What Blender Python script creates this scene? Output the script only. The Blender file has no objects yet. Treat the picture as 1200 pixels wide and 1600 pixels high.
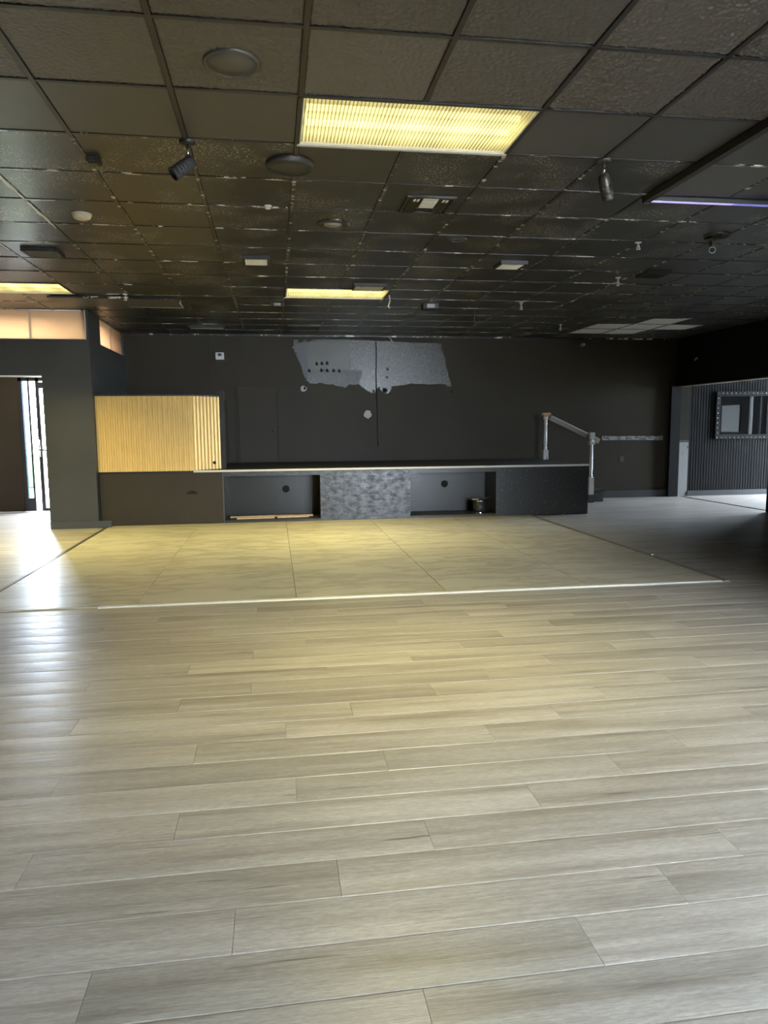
import bpy, math, random
from mathutils import Vector, Matrix
random.seed(7)
PI = math.pi
SC = bpy.context.scene
COL = SC.collection

# ------------------------------------------------------------------ camera
CAM_H = 1.3393
F_PX = 1141.4
YAW, PITCH, ROLL = 0.1480, 0.1149, -0.0085
def cam_basis():
    f0 = Vector((math.sin(YAW), math.cos(YAW), 0)); r0 = Vector((math.cos(YAW), -math.sin(YAW), 0)); u0 = Vector((0, 0, 1))
    w = f0*math.cos(PITCH) - u0*math.sin(PITCH); u = u0*math.cos(PITCH) + f0*math.sin(PITCH)
    return r0*math.cos(ROLL) + u*math.sin(ROLL), u*math.cos(ROLL) - r0*math.sin(ROLL), w
CR, CU, CW = cam_basis()
cd = bpy.data.cameras.new('camera'); cam = bpy.data.objects.new('camera', cd); COL.objects.link(cam)
cam.matrix_world = Matrix(((CR.x, CU.x, -CW.x, 0), (CR.y, CU.y, -CW.y, 0), (CR.z, CU.z, -CW.z, CAM_H), (0, 0, 0, 1)))
cd.sensor_fit = 'VERTICAL'; cd.sensor_height = 36.0; cd.lens = 36.0*F_PX/1600.0; cd.clip_start = 0.05; cd.clip_end = 300
SC.camera = cam
def in_frame(x, y, z, pad=30):
    d = Vector((x, y, z - CAM_H)); w = d.dot(CW)
    if w < 0.2: return False
    px = 600 + F_PX*d.dot(CR)/w; py = 800 - F_PX*d.dot(CU)/w
    return -pad < px < 1200 + pad and -pad < py < 1600 + pad

# ------------------------------------------------------------------ world, exposure
SKY = 78.0
world = bpy.data.worlds.new('sky'); SC.world = world; world.use_nodes = True
bg = world.node_tree.nodes['Background']; bg.inputs[0].default_value = (0.80, 0.90, 1.06, 1); bg.inputs[1].default_value = SKY
sl = bpy.data.lights.new('sun', 'SUN'); sl.energy = 120.0; sl.angle = 0.009; sl.color = (1.0, 0.95, 0.87)
so = bpy.data.objects.new('sun', sl); COL.objects.link(so); so.rotation_euler = Vector((-0.12, 1.0, 1.7)).to_track_quat('Z', 'Y').to_euler()
SC.view_settings.view_transform = 'Standard'
SC.view_settings.look = 'None'
SC.view_settings.gamma = 1.0
SC.view_settings.use_curve_mapping = False
SC.view_settings.exposure = 0.42
try:
    SC.cycles.use_denoising = True
    SC.cycles.max_bounces = 10; SC.cycles.diffuse_bounces = 5; SC.cycles.glossy_bounces = 4; SC.cycles.transparent_max_bounces = 12
    SC.cycles.sample_clamp_indirect = 6.0
    SC.cycles.caustics_reflective = False; SC.cycles.caustics_refractive = False
except Exception:
    pass
def portal(loc, rot, sx, sy):
    l = bpy.data.lights.new('window_portal', 'AREA'); l.shape = 'RECTANGLE'; l.size = sx; l.size_y = sy
    l.cycles.is_portal = True
    o = bpy.data.objects.new('window_portal', l); o.location = loc; o.rotation_euler = rot; COL.objects.link(o)

# dimensions of the place -----------------------------------------------------
T = 0.6096                      # ceiling module
GX, GY = 0.170, 2.5152          # a ceiling grid crossing
HC = 2.927                      # ceiling height
YB = 12.864                     # back wall
YN = GY - 8*T                   # wall behind the photographer
XL, XP_, XR = -6.0, 7.45, 12.0
XA, YA = 9.48, 15.0            # corner and back of the glazed alcove in the right-hand room  # left wall, partition, far right wall
DX0, DX1, DY0, DY1 = -2.295, 3.801, 5.6765, 10.55   # dance floor
SX0, SX1, SY0, SZ = -2.40, 4.735, 10.56, 0.765       # stage
VY = 10.44                      # vestibule front wall
VX = -2.41                      # vestibule side wall

portal((-3.5, YB + 0.12, 1.07), (-PI/2, 0, 0), 1.2, 2.15)
portal((3.93, YN - 0.12, 1.4), (PI/2, 0, 0), 3.4, 2.3)
portal((XR + 0.12, 13.1, 1.4), (0, PI/2, 0), 2.75, 3.7)

# ------------------------------------------------------------------ mesh helpers
class MB:
    def __init__(s): s.v = []; s.f = []; s.sm = []
    def add(s, vs, fs, smooth=False):
        b = len(s.v); s.v += [tuple(q) for q in vs]; s.f += [tuple(b + i for i in f) for f in fs]; s.sm += [smooth]*len(fs); return s
    def box(s, x0, x1, y0, y1, z0, z1):
        return s.add([(x0,y0,z0),(x1,y0,z0),(x1,y1,z0),(x0,y1,z0),(x0,y0,z1),(x1,y0,z1),(x1,y1,z1),(x0,y1,z1)],
                     [(0,3,2,1),(4,5,6,7),(0,1,5,4),(1,2,6,5),(2,3,7,6),(3,0,4,7)])
    def bevbox(s, x0, x1, y0, y1, z0, z1, b):
        vs = []
        for z, i in ((z0, b), (z0 + b, 0), (z1 - b, 0), (z1, b)):
            vs += [(x0+i,y0+i,z),(x1-i,y0+i,z),(x1-i,y1-i,z),(x0+i,y1-i,z)]
        fs = [(3,2,1,0),(12,13,14,15)]
        for k in range(3):
            for j in range(4):
                a = k*4; fs.append((a+j, a+(j+1)%4, a+4+(j+1)%4, a+4+j))
        return s.add(vs, fs)
    def lathe(s, prof, c=(0,0,0), n=20, axis='z', smooth=True, cap=True):
        vs = []; fs = []
        for r, h in prof:
            for i in range(n):
                a = 2*PI*i/n; p = (r*math.cos(a), r*math.sin(a), h)
                if axis == 'x': p = (p[2], p[0], p[1])
                if axis == 'y': p = (p[1], p[2], p[0])
                vs.append((p[0]+c[0], p[1]+c[1], p[2]+c[2]))
        for k in range(len(prof)-1):
            for i in range(n):
                fs.append((k*n+i, k*n+(i+1)%n, (k+1)*n+(i+1)%n, (k+1)*n+i))
        s.add(vs, fs, smooth)
        if cap:
            b = len(s.v) - len(vs)
            s.f.append(tuple(b + i for i in reversed(range(n)))); s.sm.append(False)
            s.f.append(tuple(b + (len(prof)-1)*n + i for i in range(n))); s.sm.append(False)
        return s
    def tube(s, pts, r, n=8):
        pts = [Vector(p) for p in pts]; vs = []; fs = []
        for k, p in enumerate(pts):
            t = (pts[min(k+1, len(pts)-1)] - pts[max(k-1, 0)]).normalized()
            a = t.cross(Vector((0.31, 0.9, 0.2))).normalized(); b = t.cross(a)
            rr = r[k] if isinstance(r, (list, tuple)) else r
            for i in range(n):
                q = p + rr*(math.cos(2*PI*i/n)*a + math.sin(2*PI*i/n)*b); vs.append(tuple(q))
        for k in range(len(pts)-1):
            for i in range(n): fs.append((k*n+i, k*n+(i+1)%n, (k+1)*n+(i+1)%n, (k+1)*n+i))
        fs.append(tuple(reversed(range(n)))); fs.append(tuple((len(pts)-1)*n + i for i in range(n)))
        return s.add(vs, fs, True)
    def prism(s, poly, map0, map1):          # poly in 2d, two maps to 3d
        n = len(poly); vs = [map0(*p) for p in poly] + [map1(*p) for p in poly]
        fs = [tuple(reversed(range(n))), tuple(range(n, 2*n))] + [(i, (i+1)%n, n+(i+1)%n, n+i) for i in range(n)]
        return s.add(vs, fs)
    def mesh(s, name):
        m = bpy.data.meshes.new(name); m.from_pydata(s.v, [], s.f); m.update()
        for p, q in zip(m.polygons, s.sm): p.use_smooth = q
        return m
    def build(s, name, mat, parent=None, loc=(0,0,0), rot=(0,0,0)):
        return put(name, s.mesh(name), mat, parent, loc, rot)
def put(name, me, mat=None, parent=None, loc=(0,0,0), rot=(0,0,0)):
    o = bpy.data.objects.new(name, me); COL.objects.link(o)
    if mat is not None and not me.materials: me.materials.append(mat)
    o.location = loc; o.rotation_euler = rot
    if parent is not None: o.parent = parent
    return o
def fixnormals(o):
    import bmesh
    b = bmesh.new(); b.from_mesh(o.data); bmesh.ops.recalc_face_normals(b, faces=b.faces); b.to_mesh(o.data); b.free(); return o
def struct(o, label=None):
    o['kind'] = 'structure'
    if label: o['label'] = label
    return o
def tag(o, label, cat, group=None):
    o['label'] = label; o['category'] = cat
    if group: o['group'] = group
    return o
def thing(name, label, cat, loc=(0,0,0), rot=(0,0,0), group=None):
    o = bpy.data.objects.new(name, None); COL.objects.link(o); o.location = loc; o.rotation_euler = rot
    o.empty_display_size = 0.05
    return tag(o, label, cat, group)
def B(x0, x1, y0, y1, z0, z1): return MB().box(x0, x1, y0, y1, z0, z1)

# ------------------------------------------------------------------ materials
class NT:
    def __init__(s, name):
        s.m = bpy.data.materials.new(name); s.m.use_nodes = True; s.t = s.m.node_tree
        s.b = s.t.nodes['Principled BSDF']; s.out = s.t.nodes['Material Output']
    def n(s, kind, **kw):
        o = s.t.nodes.new(kind)
        for k, v in kw.items(): setattr(o, k, v)
        return o
    def link(s, a, b): s.t.links.new(a, b)
    def pos(s): return s.n('ShaderNodeNewGeometry').outputs['Position']
    def mapping(s, vec, scale):
        m = s.n('ShaderNodeMapping'); m.inputs['Scale'].default_value = scale; s.link(vec, m.inputs['Vector']); return m.outputs[0]
    def noise(s, vec, scale, detail=3, rough=0.55):
        o = s.n('ShaderNodeTexNoise'); o.inputs['Scale'].default_value = scale; o.inputs['Detail'].default_value = detail; o.inputs['Roughness'].default_value = rough
        s.link(vec, o.inputs['Vector']); return o.outputs['Fac']
    def ramp(s, fac, stops):
        o = s.n('ShaderNodeValToRGB'); e = o.color_ramp.elements
        while len(e) < len(stops): e.new(0.5)
        for q, (p, c) in zip(e, stops):
            q.position = p; q.color = (c, c, c, 1) if isinstance(c, (int, float)) else (*c, 1)
        s.link(fac, o.inputs[0]); return o.outputs[0]
    def math(s, op, a, b=None, clamp=False):
        o = s.n('ShaderNodeMath', operation=op); o.use_clamp = clamp
        for i, q in enumerate((a, b)):
            if q is None: continue
            if isinstance(q, (int, float)): o.inputs[i].default_value = q
            else: s.link(q, o.inputs[i])
        return o.outputs[0]
    def mix(s, fac, a, b):
        o = s.n('ShaderNodeMix', data_type='RGBA')
        for i, q in ((0, fac), (6, a), (7, b)):
            if isinstance(q, (int, float)): o.inputs[i].default_value = q
            elif isinstance(q, tuple): o.inputs[i].default_value = (*q, 1)
            else: s.link(q, o.inputs[i])
        return o.outputs[2]
    def bump(s, h, strength, dist=0.01):
        o = s.n('ShaderNodeBump'); o.inputs['Strength'].default_value = strength; o.inputs['Distance'].default_value = dist
        s.link(h, o.inputs['Height']); s.link(o.outputs[0], s.b.inputs['Normal']); return s
    def set(s, **kw):
        for k, v in kw.items():
            i = s.b.inputs[k]
            if isinstance(v, tuple): i.default_value = (*v, 1) if len(v) == 3 else v
            elif isinstance(v, (int, float)): i.default_value = v
            else: s.link(v, i)
        return s
def BC(nt, v): 
    return nt.set(**{'Base Color': v})
def simple(name, col, rough=0.5, metal=0.0, nscale=30, var=0.15, bump=0.0):
    nt = NT(name); p = nt.pos(); f = nt.noise(p, nscale, 3)
    lo = tuple(c*(1-var) for c in col); hi = tuple(min(1, c*(1+var)) for c in col)
    BC(nt, nt.mix(f, lo, hi)); nt.set(Roughness=rough, Metallic=metal)
    if bump: nt.bump(f, bump, 0.004)
    return nt.m
def emit(name, col, strength):
    nt = NT(name); BC(nt, (0.6, 0.6, 0.6)); nt.set(**{'Emission Color': col, 'Emission Strength': strength}); return nt.m

def plank_mat():
    nt = NT('grey_oak_plank'); p = nt.pos()
    oi = nt.n('ShaderNodeObjectInfo').outputs['Random']; ri = nt.n('ShaderNodeNewGeometry').outputs['Random Per Island']
    rnd = nt.math('FRACT', nt.math('ADD', nt.math('MULTIPLY', oi, 7.31), nt.math('MULTIPLY', ri, 5.17)))
    off = nt.n('ShaderNodeCombineXYZ'); nt.link(nt.math('MULTIPLY', rnd, 37.0), off.inputs[0]); nt.link(nt.math('MULTIPLY', rnd, 91.0), off.inputs[2])
    va = nt.n('ShaderNodeVectorMath', operation='ADD'); nt.link(p, va.inputs[0]); nt.link(off.outputs[0], va.inputs[1]); v = va.outputs[0]
    g1 = nt.noise(nt.mapping(v, (1.4, 22, 1)), 1.0, 5, 0.65)
    g2 = nt.noise(nt.mapping(v, (6, 150, 1)), 1.0, 4, 0.7)
    g3 = nt.noise(nt.mapping(v, (0.9, 11, 1)), 1.0, 3, 0.5)
    g4 = nt.noise(nt.mapping(v, (26, 210, 1)), 1.0, 3, 0.75)
    base = nt.mix(nt.ramp(g1, [(0.30, 0.0), (0.72, 1.0)]), (0.215, 0.190, 0.160), (0.430, 0.400, 0.355))
    base = nt.mix(nt.math('MULTIPLY', nt.ramp(g2, [(0.36, 1.0), (0.60, 0.0)]), 0.55), base, (0.15, 0.132, 0.110))
    base = nt.mix(nt.math('MULTIPLY', nt.ramp(g3, [(0.36, 0.0), (0.66, 1.0)]), 0.55), base, (0.50, 0.475, 0.44))
    base = nt.mix(nt.math('MULTIPLY', nt.ramp(g4, [(0.40, 1.0), (0.62, 0.0)]), 0.38), base, (0.13, 0.115, 0.098))
    crack = nt.ramp(nt.noise(nt.mapping(v, (2.2, 60, 1)), 1.0, 2, 0.4), [(0.255, 1.0), (0.29, 0.0)])
    base = nt.mix(nt.math('MULTIPLY', crack, 0.75), base, (0.10, 0.085, 0.07))
    hs = nt.n('ShaderNodeHueSaturation'); nt.link(base, hs.inputs['Color']); nt.link(nt.math('ADD', 1.0, nt.math('MULTIPLY', rnd, 0.26)), hs.inputs['Value'])
    BC(nt, hs.outputs[0])
    nt.set(Roughness=nt.math('ADD', 0.22, nt.math('MULTIPLY', g4, 0.22)), **{'Specular IOR Level': 0.45})
    nt.bump(nt.math('ADD', g2, nt.math('MULTIPLY', g1, 0.6)), 0.22, 0.004)
    return nt.m
def marble_mat():
    nt = NT('beige_marble_vinyl'); p = nt.pos()
    oi = nt.n('ShaderNodeObjectInfo').outputs['Random']
    off = nt.n('ShaderNodeCombineXYZ'); nt.link(nt.math('MULTIPLY', oi, 31.0), off.inputs[1])
    va = nt.n('ShaderNodeVectorMath', operation='ADD'); nt.link(p, va.inputs[0]); nt.link(off.outputs[0], va.inputs[1])
    v = nt.mapping(va.outputs[0], (0.7, 2.2, 1))
    a = nt.noise(v, 1.3, 6, 0.62)
    vein = nt.ramp(a, [(0.455, 0.0), (0.495, 1.0), (0.515, 1.0), (0.56, 0.0)])
    c = nt.mix(nt.noise(v, 2.2, 3), (0.43, 0.405, 0.335), (0.51, 0.48, 0.405))
    BC(nt, nt.mix(nt.math('MULTIPLY', vein, 0.55), c, (0.27, 0.235, 0.19)))
    nt.set(Roughness=0.36, **{'Specular IOR Level': 0.45}); return nt.m
def tile_mat(name, base, rough, bscale, bstr, speck=0.0, stretch=(1, 1, 1)):
    nt = NT(name); p = nt.pos()
    h = nt.noise(nt.mapping(p, stretch), bscale, 3, 0.6)
    oi = nt.n('ShaderNodeObjectInfo').outputs['Random']
    hs = nt.n('ShaderNodeHueSaturation'); hs.inputs['Color'].default_value = (*base, 1); nt.link(nt.math('ADD', 0.75, nt.math('MULTIPLY', oi, 0.5)), hs.inputs['Value'])
    c = hs.outputs[0]
    if speck:
        cl = nt.ramp(nt.noise(p, 2.6, 2), [(0.60 - 0.1*speck, 0.0), (0.74 - 0.1*speck, 1.0)])
        fl = nt.ramp(nt.noise(p, 75, 2, 0.7), [(0.575, 0.0), (0.63, 1.0)])
        c = nt.mix(nt.math('MULTIPLY', cl, fl), c, (0.62, 0.58, 0.50))
    BC(nt, c); nt.set(Roughness=rough, **{'Specular IOR Level': 0.5}); nt.bump(h, bstr, 0.006 if bstr < 0.9 else 0.022); return nt.m
def chip_mat(name, base, rough, thr, col=(0.62, 0.60, 0.54), sc=(3, 3, 3)):
    nt = NT(name); p = nt.pos()
    a = nt.ramp(nt.noise(nt.mapping(p, sc), 2.0, 5, 0.72), [(thr, 0.0), (thr + 0.03, 1.0)])
    BC(nt, nt.mix(a, base, col)); nt.set(Roughness=rough); nt.bump(nt.noise(p, 60, 2), 0.15, 0.003); return nt.m
def paint_mat(name, base, rough, nscale, bstr, var=0.25, stretch=(1, 1, 1), spec=0.5):
    nt = NT(name); p = nt.pos(); a = nt.noise(nt.mapping(p, stretch), nscale, 4, 0.6); b = nt.noise(p, 1.3, 3)
    BC(nt, nt.mix(b, tuple(c*(1-var) for c in base), tuple(c*(1+var) for c in base)))
    nt.set(Roughness=nt.math('ADD', rough - 0.06, nt.math('MULTIPLY', b, 0.12)), **{'Specular IOR Level': spec}); nt.bump(a, bstr, 0.004); return nt.m
def glass_mat(name, tint, gloss=0.10, rough=0.02):
    nt = NT(name); tr = nt.n('ShaderNodeBsdfTransparent'); tr.inputs[0].default_value = (*tint, 1)
    gl = nt.n('ShaderNodeBsdfGlossy'); gl.inputs['Roughness'].default_value = rough
    mx = nt.n('ShaderNodeMixShader'); mx.inputs[0].default_value = gloss
    nt.link(tr.outputs[0], mx.inputs[1]); nt.link(gl.outputs[0], mx.inputs[2]); nt.link(mx.outputs[0], nt.out.inputs[0]); return nt.m
def frosted_mat(name, col):
    nt = NT(name); tl = nt.n('ShaderNodeBsdfTranslucent'); df = nt.n('ShaderNodeBsdfDiffuse'); mx = nt.n('ShaderNodeMixShader'); mx.inputs[0].default_value = 0.12
    c = nt.mix(nt.noise(nt.pos(), 3, 2), tuple(q*0.9 for q in col), col)
    nt.link(c, tl.inputs[0]); nt.link(c, df.inputs[0])
    nt.link(tl.outputs[0], mx.inputs[1]); nt.link(df.outputs[0], mx.inputs[2]); nt.link(mx.outputs[0], nt.out.inputs[0]); return nt.m
def lens_mat(name):
    nt = NT(name); tr = nt.n('ShaderNodeBsdfTransparent'); tl = nt.n('ShaderNodeBsdfTranslucent'); gl = nt.n('ShaderNodeBsdfGlossy'); gl.inputs['Roughness'].default_value = 0.15
    w = nt.n('ShaderNodeTexWave', wave_type='BANDS', bands_direction='X'); w.inputs['Scale'].default_value = 16.0
    nt.link(nt.pos(), w.inputs['Vector'])
    k = nt.ramp(w.outputs['Fac'], [(0.10, 0.30), (0.38, 0.95)])
    nt.link(k, tr.inputs[0]); nt.link(k, tl.inputs[0])
    m1 = nt.n('ShaderNodeMixShader'); m1.inputs[0].default_value = 0.75; nt.link(tr.outputs[0], m1.inputs[1]); nt.link(tl.outputs[0], m1.inputs[2])
    m2 = nt.n('ShaderNodeMixShader'); m2.inputs[0].default_value = 0.06; nt.link(m1.outputs[0], m2.inputs[1]); nt.link(gl.outputs[0], m2.inputs[2])
    nt.link(m2.outputs[0], nt.out.inputs[0]); return nt.m

M = {}
M['plank'] = plank_mat(); M['marble'] = marble_mat()
M['sub'] = simple('subfloor', (0.10, 0.09, 0.08), 0.8)
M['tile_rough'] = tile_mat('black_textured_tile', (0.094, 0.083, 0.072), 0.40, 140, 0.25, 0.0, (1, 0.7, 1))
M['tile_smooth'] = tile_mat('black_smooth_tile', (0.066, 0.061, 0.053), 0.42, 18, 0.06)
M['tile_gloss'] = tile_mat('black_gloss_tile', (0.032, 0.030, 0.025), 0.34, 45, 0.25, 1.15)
M['tile_white'] = simple('unpainted_tile', (0.68, 0.66, 0.60), 0.8, 0, 80, 0.05, 0.1)
M['bar'] = chip_mat('black_grid_bar_clean', (0.012, 0.011, 0.010), 0.45, 0.75)
M['bar_chip'] = chip_mat('black_grid_bar_chipped', (0.016, 0.015, 0.013), 0.4, 0.562, (0.75, 0.72, 0.64), sc=(2.2, 9, 3))
M['wall'] = paint_mat('black_wall_paint', (0.034, 0.0265, 0.0165), 0.6, 40, 0.06, spec=0.2)
M['wall_cool'] = paint_mat('black_wall_paint_satin', (0.046, 0.046, 0.041), 0.5, 40, 0.06, spec=0.35)
M['annex'] = paint_mat('matt_black_paint', (0.005, 0.005, 0.0052), 0.8, 40, 0.06, spec=0.2)
M['satin'] = paint_mat('black_satin_paint', (0.026, 0.022, 0.016), 0.34, 30, 0.25, spec=0.3)
M['rough_black'] = chip_mat('rough_coating_glints', (0.022, 0.021, 0.018), 0.3, 0.60, (0.10, 0.10, 0.095), (17, 17, 12))  # pale flecks put the sparkle of the coating's glossy lumps into the colour
nt = NT('worn_gloss_black_plywood'); pz = nt.pos(); f1 = nt.noise(nt.mapping(pz, (1, 1, 1.6)), 9, 5, 0.7); f2 = nt.noise(pz, 38, 3)
BC(nt, nt.mix(nt.ramp(f1, [(0.38, 0.0), (0.62, 1.0)]), (0.016, 0.016, 0.016), (0.040, 0.040, 0.041)))
nt.set(Roughness=nt.ramp(f1, [(0.35, 0.55), (0.65, 0.26)]), **{'Specular IOR Level': 0.4}); nt.bump(nt.math('ADD', f2, f1), 0.5, 0.004); M['ply_gloss'] = nt.m
M['door_black'] = paint_mat('black_door_paint', (0.037, 0.029, 0.019), 0.58, 40, 0.06, spec=0.2)
M['deck'] = paint_mat('black_stage_deck', (0.026, 0.023, 0.017), 0.5, 20, 0.1, spec=0.35)
M['black_metal'] = simple('black_metal', (0.013, 0.0125, 0.012), 0.55, 0.0)
M['hole'] = simple('dark_hole', (0.003, 0.003, 0.003), 0.9)
M['nosing'] = chip_mat('pale_worn_nosing', (0.50, 0.47, 0.41), 0.45, 0.72, (0.1, 0.1, 0.1), (5, 5, 5))
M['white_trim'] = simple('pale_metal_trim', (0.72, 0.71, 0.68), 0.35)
M['dark_trim'] = simple('dark_floor_trim', (0.06, 0.052, 0.045), 0.4)
M['brown_trim'] = simple('grey_brown_floor_trim', (0.20, 0.175, 0.145), 0.4)
M['gold'] = None
nt = NT('gold_paint'); pz = nt.pos(); g = nt.noise(nt.mapping(pz, (6, 6, 1.5)), 4, 4)
BC(nt, nt.mix(g, (0.56, 0.36, 0.11), (0.76, 0.52, 0.19))); nt.set(Roughness=0.42, Metallic=0.25); nt.bump(nt.noise(pz, 60, 3), 0.25, 0.003); M['gold'] = nt.m
M['gold_side'] = M['gold']
M['white'] = simple('white_plastic', (0.75, 0.73, 0.68), 0.5)
M['cream'] = simple('cream_plastic', (0.70, 0.60, 0.42), 0.5)
M['grey_screen'] = simple('grey_screen', (0.10, 0.11, 0.10), 0.2)
M['post'] = chip_mat('worn_silver_paint', (0.66, 0.65, 0.62), 0.32, 0.62, (0.10, 0.10, 0.10), (7, 7, 4))
M['post_cap'] = simple('bare_wood_cap', (0.52, 0.33, 0.20), 0.6)
M['rail'] = chip_mat('worn_grey_rail', (0.27, 0.26, 0.22), 0.45, 0.66, (0.08, 0.08, 0.08), (5, 5, 5))
M['batten'] = simple('raw_pine_batten', (0.46, 0.32, 0.20), 0.7, 0, 14, 0.25)
M['steel'] = simple('bright_steel', (0.75, 0.75, 0.75), 0.18, 1.0)
M['glass'] = glass_mat('clear_glass', (0.96, 0.98, 0.98), 0.08)
M['smoked'] = glass_mat('smoked_glass', (0.22, 0.27, 0.30), 0.12)
M['peach'] = frosted_mat('peach_frosted_glass', (0.96, 0.76, 0.58))
M['alu'] = simple('bronze_aluminium', (0.05, 0.05, 0.055), 0.35, 0.4)
M['lens'] = lens_mat('prismatic_lens')
M['reflector'] = simple('white_reflector', (0.80, 0.78, 0.70), 0.6)
TUBE = (1.0, 0.85, 0.30)
M['tube'] = emit('fluorescent_tube', TUBE, 4.0)
M['led_lav'] = emit('lavender_led', (0.50, 0.36, 0.95), 0.6)
M['led_blue'] = emit('blue_led', (0.05, 0.04, 0.9), 0.4)
M['mirror'] = simple('mirror_silver', (0.85, 0.86, 0.86), 0.02, 1.0, 5, 0.01)
M['stud'] = simple('pearl_stud', (0.75, 0.74, 0.72), 0.25)
M['scrape'] = chip_mat('scraped_adhesive', (0.035, 0.032, 0.025), 0.35, 0.52, (0.12, 0.11, 0.088), (26, 26, 26))
M['bare_board'] = simple('bare_olive_board', (0.055, 0.050, 0.034), 0.4, 0, 3, 0.35)
M['bare_plaster'] = simple('bare_grey_plaster', (0.14, 0.14, 0.14), 0.5, 0, 25, 0.35, 0.3)
M['spackle'] = simple('spackle', (0.36, 0.36, 0.34), 0.6, 0, 60, 0.4, 0.4)
M['streak'] = chip_mat('scuffed_strip', (0.10, 0.10, 0.10), 0.5, 0.48, (0.30, 0.30, 0.29), (6, 6, 9))
M['base'] = paint_mat('dark_baseboard', (0.05, 0.05, 0.05), 0.45, 30, 0.1)
M['jamb'] = chip_mat('grey_scuffed_panel', (0.30, 0.30, 0.29), 0.35, 0.62, (0.06, 0.06, 0.06), (5, 5, 3))
M['concrete'] = simple('outdoor_concrete', (0.55, 0.54, 0.50), 0.85, 0, 3, 0.1)
M['grass'] = simple('outdoor_grass', (0.16, 0.24, 0.06), 0.9, 0, 12, 0.4)

# ------------------------------------------------------------------ the setting: shell
g0 = struct(MB().box(-30, 40, -30, 45, -0.25, -0.06).build('ground', M['concrete']), 'pale concrete ground outside the doors')
struct(MB().box(-30, 40, YB + 6, 44, -0.06, -0.02).build('lawn', M['grass']), 'grass strip outside beyond the exit')

def wall_y(name, x0, x1, y0, y1, holes, mat, z1=HC + 0.12):
    mb = MB(); xs = x0
    for hx0, hx1, hz0, hz1 in sorted(holes):
        mb.box(xs, hx0, y0, y1, 0, z1)
        if hz0 > 0: mb.box(hx0, hx1, y0, y1, 0, hz0)
        if hz1 < z1: mb.box(hx0, hx1, y0, y1, hz1, z1)
        xs = hx1
    mb.box(xs, x1, y0, y1, 0, z1)
    return struct(mb.build(name, mat))
DOOR_L = (-4.13, -2.92, 0, 2.20)
wall_back = wall_y('wall_back', XL - 0.15, XA, YB, YB + 0.15, [DOOR_L], M['wall'])
struct(MB().box(XA - 0.15, XA, YB + 0.15, YA, 0, HC + 0.12).box(XA - 0.15, XR + 0.15, YA, YA + 0.15, 0, HC + 0.12).box(XR, XR + 0.15, 11.25, YA, 2.8, HC + 0.12).build('wall_alcove', M['annex']))
wall_near = wall_y('wall_near', XL - 0.15, XR + 0.15, YN - 0.15, YN, [(2.23, 5.63, 0.25, 2.55)], M['wall_cool'])
struct(B(XL - 0.15, XL, YN, YB, 0, HC + 0.12).build('wall_left', M['wall']))
mb = MB()
for a, b in ((YN, 8.47), (8.60, 8.88), (8.94, 11.25)): mb.box(XR, XR + 0.15, a, b, 0, HC + 0.12)
for a, b in ((8.47, 8.60), (8.88, 8.94)): mb.box(XR, XR + 0.15, a, b, 0, 0.2); mb.box(XR, XR + 0.15, a, b, 2.4, HC + 0.12)
struct(mb.build('wall_right', M['annex']))
# partition towards the right-hand room, with its wide opening near the back wall
mb = MB().box(XP_, XP_ + 0.14, 3.35, 10.17, 0, HC + 0.1).box(XP_, XP_ + 0.14, 10.17, YB, 2.06, HC + 0.1).box(XP_ - 0.12, XP_ + 0.07, YB - 0.08, YB, 0, 2.06)
wall_part = struct(mb.build('wall_partition', M['annex']))
struct(B(3.75, XP_ + 0.14, 3.20, 3.35, 0, HC + 0.1).build('wall_partition_near', M['wall']))
struct(B(XP_ - 0.012, XP_ + 0.152, 10.17, YB - 0.08, 2.045, 2.06).build('trim_1', M['brown_trim']), 'thin grey edging under the black header')

# ceiling: deck above, grid bars and tiles below it
ceiling = struct(B(XL - 0.15, XR + 0.15, YN - 0.15, YA + 0.15, HC + 0.12, HC + 0.2).build('ceiling', M['hole']))
struct(B(XP_ + 0.14, XR, YN, YA, HC, HC + 0.05).build('ceiling_side', M['annex']), 'plain black ceiling of the room behind the partition')
cols = range(-10, 12); rows = range(-8, 17)
FIX = {(0, 2), (1, 2), (0, 10), (1, 10), (-6, 10), (-5, 10), (-7, 14), (-6, 14)}
WHITE = {(8, 15), (9, 15), (8, 14), (9, 14), (10, 14), (9, 13)}
VENTHOLE = {}
tm = {}
def tile_mesh(kind):
    if kind not in tm:
        a = T/2 - 0.010
        vs = [(-a,-a,0.012),(a,-a,0.012),(a,a,0.012),(-a,a,0.012)]
        b = a - 0.006
        mb = MB(); mb.add([(-b,-b,0.004),(b,-b,0.004),(b,b,0.004),(-b,b,0.004)] + vs + [(-a,-a,0.022),(a,-a,0.022),(a,a,0.022),(-a,a,0.022)],
                          [(3,2,1,0),(0,1,5,4),(1,2,6,5),(2,3,7,6),(3,0,4,7),(4,5,9,8),(5,6,10,9),(6,7,11,10),(7,4,8,11),(8,9,10,11)])
        tm[kind] = mb.mesh('ceiling_tile'); tm[kind].materials.append(M[kind])
    return tm[kind]
from mathutils import noise as mnoise
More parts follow.
